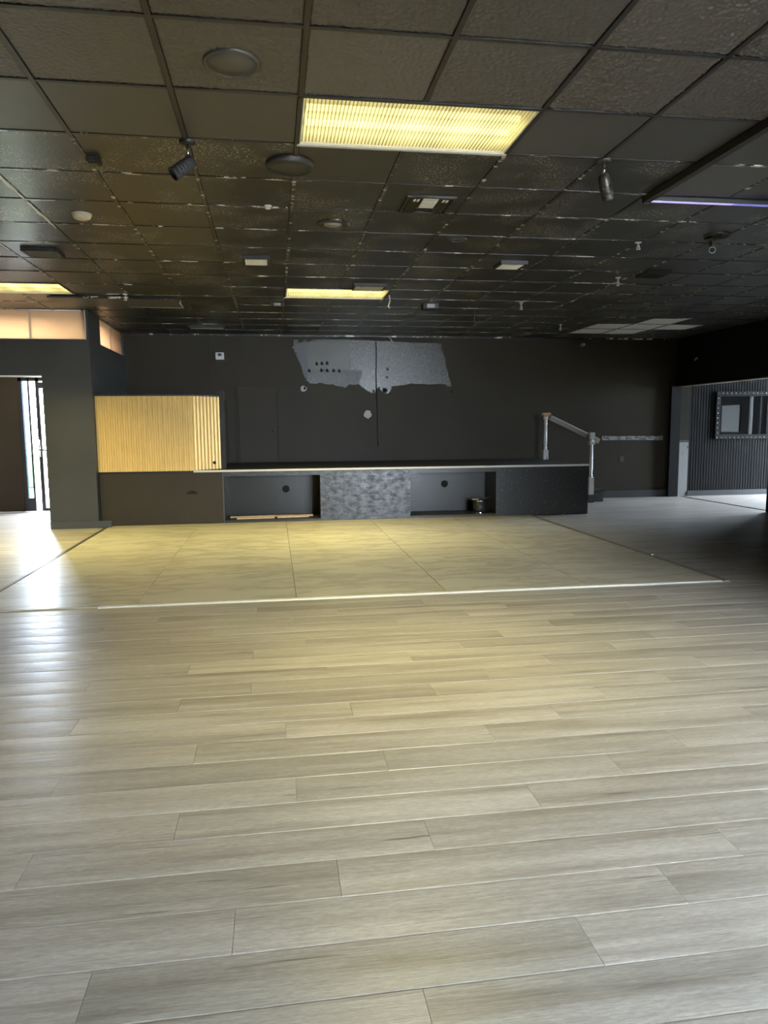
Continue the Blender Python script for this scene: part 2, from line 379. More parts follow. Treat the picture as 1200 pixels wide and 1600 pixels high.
def relief_mesh(kind, seed, amp, scale, n=84):
    a = T/2 - 0.010; mb = MB(); vs = []; fs = []
    for j in range(n + 1):
        for i in range(n + 1):
            x = -a + 2*a*i/n; y = -a + 2*a*j/n
            h = mnoise.noise(Vector((x*scale, y*scale*0.8, seed))) + 0.5*mnoise.noise(Vector((x*scale*2.1, y*scale*2.1, seed + 5)))
            e = 0 if 0 < i < n and 0 < j < n else 0.008
            vs.append((x, y, 0.005 + e - amp*max(-0.45, h)))
    for j in range(n):
        for i in range(n): k = j*(n + 1) + i; fs.append((k, k + n + 1, k + n + 2, k + 1))
    mb.add(vs, fs, True); mb.box(-a, a, -a, a, 0.016, 0.022)
    me = mb.mesh('ceiling_tile'); me.materials.append(M['tile_rough']); return me
tm['rough_fine'] = [relief_mesh('r', q, 0.0045, 95) for q in (1.5, 8.2)]
tm['rough_coarse'] = [relief_mesh('r', q, 0.0085, 75) for q in (3.1, 6.7)]
vis = []; rest = []
for c in cols:
    for r in rows:
        if (c, r) in FIX: continue
        x = GX + (c + 0.5)*T; y = GY + (r + 0.5)*T
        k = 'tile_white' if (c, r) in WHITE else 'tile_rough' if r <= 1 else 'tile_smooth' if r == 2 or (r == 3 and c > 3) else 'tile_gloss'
        seen = any(in_frame(x + dx, y + dy, HC) for dx in (-T/2, 0, T/2) for dy in (-T/2, 0, T/2)) and not (x < VX and y > VY)
        (vis if seen else rest).append((math.hypot(x, y), x, y, k, c, r))
vis.sort(); rest += vis[296:]; vis = vis[:296]
SAG = {(-2, 11): -0.012, (-3, 11): -0.006, (4, 3): -0.004, (5, 3): -0.003}
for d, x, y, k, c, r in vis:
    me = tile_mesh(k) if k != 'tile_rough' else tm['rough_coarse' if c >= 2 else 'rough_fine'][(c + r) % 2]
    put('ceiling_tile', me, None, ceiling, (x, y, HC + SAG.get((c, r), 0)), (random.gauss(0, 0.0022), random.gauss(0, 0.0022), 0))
mb = MB(); a = T/2 - 0.010
for d, x, y, k, c, r in rest: mb.box(x - a, x + a, y - a, y + a, HC + 0.006, HC + 0.022)
o = mb.build('ceiling_tiles_beyond', M['tile_smooth'], ceiling); o['kind'] = 'stuff'
Y0, Y1 = GY - 8*T, YB; X0, X1 = GX - 10*T, XP_
FR = {1: [2, 10], -5: [10], -6: [14]}
for c in range(-10, 13):
    x = GX + c*T; cuts = [Y0]
    for r in FR.get(c, []): cuts += [GY + r*T, GY + (r + 1)*T]
    cuts.append(Y1)
    for a, b in zip(cuts[0::2], cuts[1::2]):
        ym = GY + 3*T
        for p, q, mt in ((a, min(b, ym), 'bar'), (max(a, ym), b, 'bar_chip')):
            if q - p > 0.01: B(-0.012, 0.012, p, q, 0, 0.03).build('grid_runner', M[mt], ceiling, (x, 0, HC - 0.001))
for r in range(-8, 18):
    y = GY + r*T
    if y > YB: continue
    B(X0, X1, -0.011, 0.011, 0, 0.028).build('grid_tee', M['bar_chip'] if r > 2 else M['bar'], ceiling, (0, y, HC))
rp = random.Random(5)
def peel_glint(x0, y0, x1, y1, w0):  # peeled paint strips, coloured white to carry the door light's reflection
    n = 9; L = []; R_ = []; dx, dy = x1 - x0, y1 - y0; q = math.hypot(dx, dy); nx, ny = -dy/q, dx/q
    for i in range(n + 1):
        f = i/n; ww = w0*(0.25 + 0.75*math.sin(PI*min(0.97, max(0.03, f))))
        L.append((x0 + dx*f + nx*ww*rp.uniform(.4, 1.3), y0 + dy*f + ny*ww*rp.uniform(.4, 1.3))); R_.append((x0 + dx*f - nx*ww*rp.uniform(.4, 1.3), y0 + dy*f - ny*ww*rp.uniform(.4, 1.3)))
    fixnormals(MB().prism(L + R_[::-1], lambda a, b: (a, b, HC - 0.003), lambda a, b: (a, b, HC + 0.002)).build('peeled_paint_glint', M['white_trim'], ceiling))
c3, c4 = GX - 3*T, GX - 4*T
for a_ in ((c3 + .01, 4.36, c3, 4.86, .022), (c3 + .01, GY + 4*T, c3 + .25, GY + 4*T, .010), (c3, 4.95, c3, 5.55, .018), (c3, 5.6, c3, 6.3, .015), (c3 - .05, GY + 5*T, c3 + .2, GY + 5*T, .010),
           (c3 - .35, GY + 6*T, c3, GY + 6*T, .008), (c4, 6.3, c4, 7.1, .014), (c4 - .1, GY + 7*T, c4 + .35, GY + 7*T, .008), (c3 - .1, GY + 3*T, c3 + .3, GY + 3*T, .012)): peel_glint(*a_)
struct(B(VX, XP_, YB - 0.022, YB, HC - 0.022, HC + 0.02).build('trim_2', M['bar_chip']), 'thin black wall angle along the top of the back wall')

# vestibule on the left: front wall with opening, peach transoms, side wall
TZ0, TZ1 = 2.545, HC
mb = MB().box(-3.04, VX, VY, VY + 0.12, 0, TZ0).box(XL, -3.04, VY, VY + 0.12, 2.07, TZ0)
mb.box(VX - 0.035, VX, VY, VY + 0.12, TZ0, HC).box(XL, -5.2, VY, VY + 0.12, 0, 2.07).box(XL, -5.4, VY, VY + 0.12, TZ0, HC)
wall_v = struct(mb.build('wall_vestibule', M['wall_cool']))
mb = MB().box(VX - 0.12, VX, VY + 0.12, YB, 0, TZ0).box(VX - 0.12, VX, VY + 0.12, 11.10, TZ0, HC).box(VX - 0.12, VX, 12.80, YB, TZ0, HC)
struct(mb.build('wall_vestibule_side', M['wall_cool']))
struct(B(-5.2, -3.042, VY - 0.006, VY + 0.126, 2.055, 2.07).build('header_lit_edge', M['white_trim']), 'thin white strip painting the lit underside of the vestibule header')  # white strip paints the light on the header's underside
struct(B(-3.04, -2.24, VY - 0.018, VY, 0, 0.10).build('baseboard_left', M['base']))
w = struct(thing('window_1', 'peach frosted transom above the vestibule opening', 'window', (0, VY, 0))); del w['category']
for a, b in ((-5.4, -4.30), (-4.28, -3.17), (-3.15, VX - 0.04)):
    B(a, b, 0.03, 0.038, TZ0 + 0.005, HC - 0.004).build('pane', M['peach'], w)
for a in (-4.29, -3.16): B(a - 0.012, a + 0.012, 0.040, 0.07, TZ0, HC).build('mullion', M['white_trim'], w)
B(-5.4, VX - 0.035, 0.0, 0.05, TZ0 - 0.006, TZ0 + 0.006).build('sill', M['white_trim'], w)
B(VX - 0.047, VX - 0.035, 0.0, 0.05, TZ0, HC).build('frame_edge', M['white_trim'], w)
w = struct(thing('window_2', 'peach frosted transom in the vestibule side wall', 'window', (VX, 0, 0))); del w['category']
for a, b in ((11.12, 11.94), (11.97, 12.79)): B(-0.045, -0.037, a, b, TZ0 + 0.005, HC - 0.004).build('pane', M['peach'], w)
B(-0.08, -0.05, 11.94, 11.97, TZ0, HC).build('mullion', M['white_trim'], w)
B(-0.05, -0.002, 11.10, 12.80, TZ0 - 0.006, TZ0 + 0.006).build('sill', M['dark_trim'], w)

# glazed exit door in the back wall, seen through the vestibule
d = struct(thing('door_1', 'glazed exit door standing in bright daylight', 'door', (0, YB, 0))); del d['category']
for nm, x0, x1 in (('jamb', -4.13, -4.075), ('mullion', -3.985, -3.955), ('stile', -3.865, -3.805), ('jamb', -2.98, -2.92)):
    B(x0, x1, 0.02, 0.09, 0, 2.20).build(nm, M['alu'], d)
B(-4.13, -2.92, 0.02, 0.09, 2.15, 2.20).build('head', M['alu'], d)
B(-3.805, -2.98, 0.02, 0.07, 2.03, 2.13).build('top_rail', M['alu'], d)
B(-3.805, -2.98, 0.02, 0.07, 0.0, 0.05).build('bottom_rail', M['alu'], d)
B(-4.075, -3.985, 0.02, 0.07, 0.0, 0.22).build('kick_panel', M['alu'], d)
B(-4.075, -3.985, 0.045, 0.05, 0.22, 2.15).build('pane', M['smoked'], d)
B(-3.955, -3.865, 0.045, 0.05, 0.05, 2.15).build('pane', M['glass'], d)
B(-3.805, -2.98, 0.045, 0.05, 0.05, 2.03).build('pane', M['glass'], d)
hb = MB().tube([(-3.80, 0.0, 1.02), (-3.80, -0.05, 1.02), (-3.0, -0.05, 1.02), (-3.0, 0.0, 1.02)], 0.014).build('push_bar', M['alu'], d)
MB().tube([(-3.835, 0.02, 0.9), (-3.835, -0.03, 0.92), (-3.835, -0.03, 1.18), (-3.835, 0.02, 1.2)], 0.009).build('pull_handle', M['steel'], d)
# right-hand room exit (outside the frame) and the storefront behind the photographer
w3 = struct(thing('window_3', 'storefront window behind the photographer', 'window', (0, YN, 0))); del w3['category']
for x in (2.23, 3.34, 4.46, 5.57): B(x, x + 0.06, -0.12, -0.03, 0.25, 2.55).build('mullion', M['alu'], w3)
for x in (2.29, 3.40, 4.52): B(x, x + 1.05, -0.08, -0.074, 0.31, 2.49).build('pane', M['glass'], w3)
for z in (0.25, 2.49): B(2.29, 5.57, -0.12, -0.03, z, z + 0.06).build('frame_rail', M['alu'], w3)
for i, (a, b) in enumerate(((8.47, 8.60), (8.88, 8.94))):
    w4 = struct(thing('window_%d' % (4 + i), 'narrow slit window of the room behind the partition', 'window', (XR, 0, 0))); del w4['category']
    B(0.06, 0.066, a, b, 0.2, 2.4).build('pane', M['glass'], w4)
w5 = struct(thing('window_6', 'tall glazing of the alcove behind the partition', 'window', (0, 0, 0))); del w5['category']
for a in (11.25, 12.48, 13.71, 14.94): B(XR + 0.03, XR + 0.10, a, a + 0.05, 0, 2.8).build('mullion', M['alu'], w5)
for a in (11.3, 12.53, 13.76): B(XR + 0.06, XR + 0.066, a, a + 1.17, 0.0, 2.8).build('pane', M['glass'], w5)
o = MB().bevbox(XR - 0.03, XR - 0.001, 7.35, 8.10, 1.15, 1.85, 0.004).build('notice_board', simple('grey_board', (0.16, 0.17, 0.15), 0.6))
tag(o, 'grey board seen only in the studded mirror', 'board')

# ------------------------------------------------------------------ floor of grey planks
floor = struct(B(XL - 0.15, XR + 0.15, YN - 0.15, YA + 0.15, -0.06, -0.013).build('floor', M['sub']))
PW, PL, PO = 0.187, 1.265, 0.09
JOINT = {7: .32, 8: -.48, 9: -.14, 10: .16, 11: -.79, 12: -.36, 13: .05, 14: -.85, 15: .91, 16: .02, 17: -.93, 18: -.49, 19: -.15, 20: -1.0,
         21: .76, 22: -1.42, 23: -1.1, 24: -.69, 25: .82, 26: .09, 27: -.84, 28: -1.42}
CUT = [(XL - 1, XA, YB, YA + 1), (DX0 - 0.02, DX1 + 0.02, DY0 - 0.015, SY0 + 0.2), (SX0 - 0.01, SX1, SY0, YB), (VX - 0.11, SX0, VY + 0.1, YB)]
def subtract(r, c):
    x0, x1, y0, y1 = r; a0, a1, b0, b1 = c
    if x1 <= a0 or x0 >= a1 or y1 <= b0 or y0 >= b1: return [r]
    out = []
    if x0 < a0: out.append((x0, a0, y0, y1))
    if x1 > a1: out.append((a1, x1, y0, y1))
    m0, m1 = max(x0, a0), min(x1, a1)
    if y0 < b0: out.append((m0, m1, y0, b0))
    if y1 > b1: out.append((m0, m1, b1, y1))
    return out
pm = {}
def plank_geo(mb, cx, cy, L, W):
    gp = 0.0006; hw = W/2 - gp; hl = L/2 - gp
    e = min(0.003, hw*0.3)
    prof = [(-hw + e, -0.0014), (-hw*0.6, -0.0004), (0, 0), (hw*0.6, -0.0004), (hw - e, -0.0014)]
    n = len(prof); vs = [(cx - hl, cy + y, z) for y, z in prof] + [(cx + hl, cy + y, z) for y, z in prof]
    mb.add(vs, [(i, n + i, n + i + 1, i + 1) for i in range(n - 1)], True)
    b = len(mb.v); mb.v += vs; c = len(mb.v)
    mb.v += [(cx - hl, cy - hw, -0.0024), (cx + hl, cy - hw, -0.0024), (cx - hl, cy + hw, -0.0024), (cx + hl, cy + hw, -0.0024),
             (cx - hl, cy - hw, -0.012), (cx + hl, cy - hw, -0.012), (cx - hl, cy + hw, -0.012), (cx + hl, cy + hw, -0.012)]
    mb.f += [(c, c+1, b+n, b), (c+2, b+n-1, b+2*n-1, c+3), (c+4, c+5, c+1, c), (c+7, c+6, c+2, c+3),
             (c+4, c) + tuple(b + i for i in range(n)) + (c+2, c+6), (c+7, c+3) + tuple(b + n + i for i in reversed(range(n))) + (c+1, c+5)]
    mb.sm += [False]*6
def plank_mesh(L, W):
    key = (round(L, 3), round(W, 3))
    if key not in pm:
        mb = MB(); plank_geo(mb, 0, 0, L, W); pm[key] = mb.mesh('floor_plank'); pm[key].materials.append(M['plank'])
    return pm[key]
allp = []
rr = random.Random(3)
k = int(math.floor((YN - PO)/PW))
while PO + k*PW < YA:
    y0 = max(PO + k*PW, YN); y1 = min(PO + (k + 1)*PW, YA)
    off = JOINT.get(k, rr.uniform(0, PL)); n0 = math.floor((XL - off)/PL)
    for n in range(n0, n0 + 18):
        x0 = max(off + n*PL, XL); x1 = min(off + (n + 1)*PL, XR)
        if x1 - x0 < 0.01: continue
        rs = [(x0, x1, y0, y1)]
        for c in CUT: rs = [q for r in rs for q in subtract(r, c)]
        for r in rs:
            if r[1] - r[0] > 0.02 and r[3] - r[2] > 0.01: allp.append(r)
    k += 1
seen = []; hid = []
for r in allp:
    cx, cy = (r[0] + r[1])/2, (r[2] + r[3])/2
    v = any(in_frame(x, y, 0, 10) for x in (r[0], (2*r[0]+r[1])/3, (r[0]+2*r[1])/3, r[1]) for y in (r[2], r[3]))
    if cx > XP_ and cy < 10.1: v = False
    (seen if v else hid).append((math.hypot(cx, cy), r))
seen.sort(); hid += seen[298:]; seen = seen[:298]
for d_, r in seen:
    put('floor_plank', plank_mesh(r[1] - r[0], r[3] - r[2]), None, floor, ((r[0]+r[1])/2, (r[2]+r[3])/2, 0), (rr.gauss(0, 0.0022), 0, 0))
mb = MB()
for d_, r in hid: plank_geo(mb, (r[0]+r[1])/2, (r[2]+r[3])/2, r[1] - r[0], r[3] - r[2])
o = mb.build('floor_planks_beyond', M['plank'], floor); o['kind'] = 'stuff'

# dance floor of five long marbled sheets
df = thing('dance_floor', 'low beige marbled dance floor in front of the black stage', 'dance floor', (0, 0, 0))
pwid = (DX1 - DX0)/5
for i in range(5):
    a = DX0 + i*pwid
    MB().bevbox(a + 0.0015, a + pwid - 0.0015, DY0 + 0.004, DY1, -0.012, 0.008, 0.002).build('floor_panel', M['marble'], df)
B(DX0, DX1, DY0, DY1, -0.013, -0.0125).build('underlay', M['sub'], df)
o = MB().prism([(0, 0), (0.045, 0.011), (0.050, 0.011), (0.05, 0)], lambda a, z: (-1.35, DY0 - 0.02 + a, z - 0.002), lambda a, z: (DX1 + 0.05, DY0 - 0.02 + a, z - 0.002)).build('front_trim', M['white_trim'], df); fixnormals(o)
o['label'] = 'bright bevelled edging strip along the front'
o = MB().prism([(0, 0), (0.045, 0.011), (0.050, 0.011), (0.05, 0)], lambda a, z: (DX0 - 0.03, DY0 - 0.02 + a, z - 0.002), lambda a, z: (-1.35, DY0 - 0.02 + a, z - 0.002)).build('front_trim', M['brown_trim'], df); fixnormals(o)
MB().bevbox(DX0 - 0.03, DX0 + 0.012, DY0 - 0.02, VY - 0.02, -0.002, 0.014, 0.005).build('side_trim', M['dark_trim'], df)
MB().bevbox(DX1 - 0.012, DX1 + 0.04, DY0 - 0.02, SY0 - 0.02, -0.002, 0.014, 0.005).build('side_trim', M['brown_trim'], df)
o = MB().bevbox(XP_ + 0.13, XP_ + 0.17, 10.2, YB - 0.09, -0.002, 0.007, 0.003).build('trim_4', M['dark_trim']); struct(o, 'dark threshold strip under the wide opening')

# ------------------------------------------------------------------ stage
st = thing('stage', 'long low black stage with pale nosing against the back wall', 'stage', (0, 0, 0))
C1, C2 = (-0.715, 0.645), (1.970, 3.278)      # cubbyholes
CZ0, CZ1, CD = 0.035, 0.672, 0.58
MB().box(SX0, SX1, SY0 + 0.03, YB - 0.003, SZ - 0.035, SZ - 0.005).build('deck', M['deck'], st)
MB().bevbox(-1.13, SX1 + 0.005, SY0 - 0.012, SY0 + 0.03, SZ - 0.030, SZ, 0.004).build('nosing', M['nosing'], st)['label'] = 'pale worn edge strip'
B(SX0, C1[0], SY0, SY0 + 0.02, 0.009, SZ - 0.031).build('front_panel', M['wall'], st)
B(C1[1], C2[0], SY0 - 0.004, SY0 + 0.02, 0.009, SZ - 0.031).build('front_panel', M['ply_gloss'], st)['label'] = 'worn glossy black plywood panel between the cubbyholes'
B(C2[1], SX1, SY0, SY0 + 0.02, 0.009, SZ - 0.031).build('front_panel', M['rough_black'], st)['label'] = 'rough coated black panel at the right end'
for c in (C1, C2):
    B(c[0], c[1], SY0, SY0 + 0.02, CZ1, SZ - 0.031).build('front_rail', M['satin'] if c is C2 else M['ply_gloss'], st)
    B(c[0], c[1], SY0 - 0.002, SY0 + 0.02, 0.009, CZ0).build('sill', M['satin'], st)
    B(c[0] - 0.02, c[1] + 0.02, SY0 + 0.02, SY0 + CD, 0.0, CZ0 + 0.004).build('cubby_floor', M['deck'], st)
    hx, hz = (0.16, 0.43) if c is C1 else (2.62, 0.46)
    r_ = 0.045
    bp = MB().box(c[0] - 0.02, c[1] + 0.02, SY0 + CD, SY0 + CD + 0.015, 0, CZ1 + 0.02).build('cubby_back', M['satin'], st)
    MB().lathe([(r_*1.25, -0.006), (r_*1.25, 0), (r_, 0.0), (r_*0.9, 0.004)], (hx, SY0 + CD - 0.003, hz), 12, 'y').build('cable_hole', M['hole'], st)
    for s in (0, 1):
        x = c[s]; x0 = x - 0.02 if s == 0 else x
        B(x0, x0 + 0.02, SY0 + 0.02, SY0 + CD, 0.0, CZ1 + 0.02).build('cubby_side', M['satin'], st)
    B(c[0], c[1], SY0 + 0.02, SY0 + CD, CZ1, CZ1 + 0.02).build('cubby_top', M['satin'], st)
B(SX1 - 0.02, SX1, SY0 + 0.02, YB - 0.003, 0.0, SZ - 0.036).build('end_panel', M['wall'], st)
o = MB().prism([(-0.07, 0.0), (-0.075, 0.03), (-0.04, 0.045), (0.0, 0.05), (0.05, 0.04), (0.072, 0.015), (0.07, 0.0)], lambda a, z: (-1.16 + a, SY0 - 0.0015, 0.43 + z), lambda a, z: (-1.16 + a, SY0 + 0.0005, 0.43 + z)).build('torn_hole', M['hole'], st); fixnormals(o)
B(-0.735, -0.722, SY0 - 0.006, SY0, 0.01, SZ - 0.035).build('corner_bead', M['base'], st)
# stairs at the right end
for i in range(3):
    z = 0.57 - i*0.18; x0 = SX1 + 0.34*i
    MB().box(x0, x0 + 0.36, 12.24, YB - 0.004, 0, z - 0.03).build('riser_box', M['base'], st)
    MB().bevbox(x0, x0 + 0.385, 12.21, YB - 0.004, z - 0.03, z, 0.005).build('tread', M['deck'], st)

# booth clad in gold corrugated panels, standing on the stage
bo = thing('gold_booth', 'gold corrugated half wall booth at the left end of the stage', 'booth', (0, 0, 0))
def corrug(name, p0, p1, z0, z1, pitch, depth, lab):
    p0 = Vector(p0); p1 = Vector(p1); dv = p1 - p0; L = dv.length; t = dv/L; nrm = Vector((t.y, -t.x))
    n = int(round(L/pitch)); pts = []
    for i in range(n):
        for f, dd in ((0.0, 0), (0.22, 0.0), (0.34, 1), (0.80, 1), (0.92, 0.0)):
            pts.append(((i + f)*L/n, dd*depth))
    pts.append((L, 0))
    mb = MB(); vs = []
    for s_, d_ in pts:
        q = p0 + t*s_ + nrm*d_
        vs += [(q.x, q.y, z0), (q.x, q.y, z1)]
    q0, q1 = p0 - nrm*0.03, p1 - nrm*0.03; m = len(pts)
    fs = [(2*i, 2*i + 2, 2*i + 3, 2*i + 1) for i in range(m - 1)]
    vs += [(q0.x, q0.y, z0), (q0.x, q0.y, z1), (q1.x, q1.y, z0), (q1.x, q1.y, z1)]
    k0 = 2*m
    fs += [(k0, 0, 1, k0 + 1), (2*m - 2, k0 + 2, k0 + 3, 2*m - 1), (k0 + 2, k0, k0 + 1, k0 + 3)]
    fs += [tuple([2*i + 1 for i in range(m)] + [k0 + 3, k0 + 1]), tuple([2*i for i in reversed(range(m))] + [k0, k0 + 2])]
    o = mb.add(vs, fs).build(name, M['gold'], bo); fixnormals(o); o['label'] = lab; return o
corrug('corrugated_panel', (-2.405, SY0 - 0.006), (-1.135, SY0 - 0.006), SZ - 0.004, 1.80, 0.066, 0.012, 'wide gold ribbed front panel')
corrug('corrugated_panel', (-1.125, SY0 + 0.0), (-0.775, 10.93), SZ + 0.001, 1.80, 0.062, 0.016, 'narrow gold ribbed panel angled back')
B(-1.145, -1.115, SY0 - 0.016, SY0 + 0.014, SZ + 0.001, 1.80).build('corner_strip', M['gold'], bo)
B(-2.405, -1.11, SY0 - 0.02, SY0 + 0.06, 1.80, 1.825).build('top_cap', M['black_metal'], bo)
o = MB().prism([(-1.125, SY0 - 0.02), (-0.76, 10.92), (-0.80, 10.99), (-1.16, SY0 + 0.06)], lambda a, b: (a, b, 1.80), lambda a, b: (a, b, 1.822)).build('top_cap', M['black_metal'], bo); fixnormals(o)
B(-0.80, -0.70, 10.93, 11.0, SZ, 1.895).build('end_post', M['satin'], bo)
B(-0.80, -0.77, 11.0, YB - 0.01, SZ, 1.80).build('side_wall', M['wall'], bo)
MB().lathe([(0.022, -0.004), (0.022, 0.004)], (-0.855, 10.80, 0.86), 12, 'y').build('cable_hole', M['hole'], bo)

# ------------------------------------------------------------------ newel posts and handrail of the stage steps
def newel(name, x, y, z0, z1, blk, label, cap_mat, foot=0.0):
    t = thing(name, label, 'post', (x, y, z0))
    h = z1 - z0
    if foot: MB().bevbox(-0.05, 0.05, -0.05, 0.05, 0, foot, 0.004).build('foot', M['base'], t)
    MB().bevbox(-0.043, 0.043, -0.043, 0.043, foot, foot + blk, 0.008).build('base_block', M['post'], t)
    a = foot + blk; b = h - 0.12
    prof = [(0.036, a), (0.036, a + .01), (0.022, a + .02), (0.034, a + .035), (0.034, a + .045), (0.02, a + .06), (0.03, a + .08), (0.026, a + .095)]
    prof += [(0.031, a + .13), (0.029, (a + b)/2), (0.026, b - .09), (0.034, b - .075), (0.034, b - .065), (0.022, b - .05), (0.033, b - .03), (0.03, b)]
    MB().lathe(prof, (0, 0, 0), 18).build('turned_shaft', M['post'], t)
    return t, h
t, h = newel('newel_post', 4.665, 12.2, SZ, 1.575, 0.17, 'short turned newel post with wooden cap standing on the stage', M['post_cap'])
MB().lathe([(0.035, h - .12), (0.045, h - .09), (0.036, h - .075)], (0, 0, 0), 18).build('neck', M['post'], t)
MB().bevbox(-0.05, 0.05, -0.05, 0.05, h - .075, h - .045, 0.008).build('cap_block', M['post_cap'], t)
MB().bevbox(-0.072, 0.072, -0.06, 0.06, h - .045, h, 0.01).build('cap', M['post_cap'], t)
t, h = newel('newel_post', 5.48, 12.125, 0.0, 1.225, 0.31, 'taller worn silver newel post standing on the floor beside the stage steps', M['post'], 0.14)
MB().bevbox(-0.043, 0.043, -0.043, 0.043, h - .12, h, 0.008).build('top_block', M['post'], t)
MB().bevbox(-0.046, 0.046, -0.046, 0.046, h - .21, h - .145, 0.008).build('collar_block', M['post'], t)
hr = thing('handrail', 'sloping worn grey wooden handrail joining the two newel posts', 'handrail', (4.722, 12.2, 1.49))
A = Vector((0.02, 0, 0.0)); Bv = Vector((0.93, 0, -0.42)); dv = (Bv - A).normalized(); up = Vector((-dv.z, 0, dv.x))
up = up if up.z > 0 else -up
prof = [(-0.022, -0.045), (0.022, -0.045), (0.022, 0.03), (0.012, 0.045), (-0.012, 0.045), (-0.022, 0.03)]
fixnormals(MB().prism(prof, lambda a, b: tuple(A + Vector((0, a, 0)) + up*b), lambda a, b: tuple(Bv + Vector((0, a, 0)) + up*b)).build('rail', M['rail'], hr))
q = A + dv*0.76
MB().box(q.x - 0.012, q.x + 0.012, -0.028, -0.02, q.z - 0.06, q.z + 0.03).build('bracket', M['black_metal'], hr)

# ------------------------------------------------------------------ things in the cubbyholes
def batten(x0, x1, y, z, w_, hgt, rz, label):
    L = x1 - x0
    o = MB().bevbox(-L/2, L/2, -w_/2, w_/2, 0, hgt, 0.002).build('wood_batten', M['batten'], None, ((x0 + x1)/2, y, z), (0, 0, rz))
    tag(o, label, 'wood', 'loose battens in the left cubbyhole')
zf = CZ0 + 0.004
batten(-0.66, 0.55, SY0 + 0.34, zf, 0.05, 0.022, 0.012, 'longest loose pine batten lying at the back of the left cubbyhole')
batten(-0.56, -0.02, SY0 + 0.16, zf, 0.06, 0.020, 0.03, 'loose pine batten at the front left of the left cubbyhole floor')
batten(0.02, 0.48, SY0 + 0.20, zf, 0.05, 0.026, 0.06, 'short loose pine batten at the right of the left cubbyhole floor')
cn = thing('paint_can', 'open metal paint can in the right cubbyhole under the stage', 'can', (3.07, SY0 + 0.17, zf))
MB().lathe([(0.094, 0), (0.096, 0.004), (0.092, 0.010), (0.092, 0.185), (0.096, 0.190), (0.096, 0.197), (0.088, 0.197), (0.088, 0.03), (0.0, 0.03)], (0, 0, 0), 28).build('can_body', M['steel'], cn)
MB().lathe([(0.0925, 0.015), (0.0932, 0.015), (0.0932, 0.175), (0.0925, 0.175)], (0, 0, 0), 28, cap=False).build('dark_label', M['black_metal'], cn)
MB().tube([(-0.096, 0, 0.15), (-0.10, -0.03, 0.10), (-0.06, -0.09, 0.06), (0.06, -0.09, 0.06), (0.10, -0.03, 0.10), (0.096, 0, 0.15)], 0.003, 6).build('bail_handle', M['steel'], cn)
br = thing('paint_brush', 'paint brush laid across the top of the paint can', 'brush', (3.07, SY0 + 0.17, zf + 0.200))
MB().tube([(-0.02, 0, 0.012), (0.06, 0, 0.018), (0.14, 0, 0.03), (0.17, 0, 0.033)], [0.008, 0.011, 0.009, 0.011], 10).build('brush_handle', M['black_metal'], br)
MB().bevbox(-0.06, -0.015, -0.025, 0.025, 0.0, 0.018, 0.003).build('ferrule', M['steel'], br)
MB().bevbox(-0.12, -0.06, -0.024, 0.024, 0.001, 0.014, 0.004).build('bristles', M['batten'], br)

# ------------------------------------------------------------------ back wall details
def onwall(poly, y0, y1, name, mat, parent):
    return fixnormals(MB().prism(poly, lambda a, z: (a, y0, z), lambda a, z: (a, y1, z)).build(name, mat, parent))
rj = random.Random(11)
def rough_poly(pts, n=5, amp=0.022):
    out = []
    for i, p in enumerate(pts):
        q = pts[(i + 1) % len(pts)]
        for k_ in range(n):
            f = k_/n; out.append((p[0] + (q[0]-p[0])*f + rj.uniform(-amp, amp), p[1] + (q[1]-p[1])*f + rj.uniform(-amp, amp)))
    return out
onwall(rough_poly([(1.33, 2.86), (2.97, 2.80), (3.02, 2.55), (3.10, 2.30), (3.15, 2.05), (2.86, 2.11), (2.40, 2.105), (2.08, 2.06), (2.03, 1.95), (1.92, 1.95), (1.86, 2.05), (1.76, 1.93), (1.60, 2.02), (1.48, 2.09), (1.35, 2.10)], 4, 0.02), YB - 0.006, YB - 0.0005, 'scraped_patch', M['scrape'], wall_back)['label'] = 'rough scraped patch of old adhesive'
onwall(rough_poly([(0.62, 2.80), (0.72, 2.86), (1.34, 2.865), (1.34, 2.36), (1.0, 2.34), (0.62, 2.32), (0.60, 2.5)], 3, 0.010), YB - 0.008, YB - 0.0005, 'bare_board', M['bare_board'], wall_back)
onwall(rough_poly([(0.62, 2.32), (1.0, 2.33), (1.36, 2.36), (1.55, 2.32), (1.50, 2.10), (1.32, 2.09), (1.25, 2.03), (1.03, 2.09), (0.85, 2.11), (0.64, 2.115), (0.58, 2.17)], 4, 0.012), YB - 0.009, YB - 0.0005, 'bare_plaster', M['bare_plaster'], wall_back)
onwall(rough_poly([(0.36, 2.72), (0.45, 2.76), (0.58, 2.86), (0.62, 2.80), (0.60, 2.5), (0.62, 2.2), (0.56, 2.19), (0.47, 2.45)], 3, 0.008), YB - 0.004, YB - 0.0005, 'paint_edge', M['base'], wall_back)
for x, z in ((0.76, 2.44), (0.85, 2.445), (0.94, 2.45), (0.84, 2.33), (0.94, 2.325), (1.05, 2.325), (1.15, 2.32), (0.63, 2.32)):
    onwall([(x - .02, z - .02), (x + .03, z - .02), (x + .025, z + .02), (x, z + .045), (x - .02, z + .02)], YB - 0.011, YB - 0.001, 'knockout_hole', M['hole'], wall_back)
for x, z, r_ in ((1.64, 1.57, 0.075), (0.53, 2.02, 0.055), (1.95, 1.99, 0.05)):
    onwall([(x + r_*rj.uniform(.75, 1.1)*math.cos(a_*PI/7), z + r_*rj.uniform(.75, 1.1)*math.sin(a_*PI/7)) for a_ in range(14)], YB - 0.006, YB - 0.0005, 'spackle_patch', M['spackle'], wall_back)
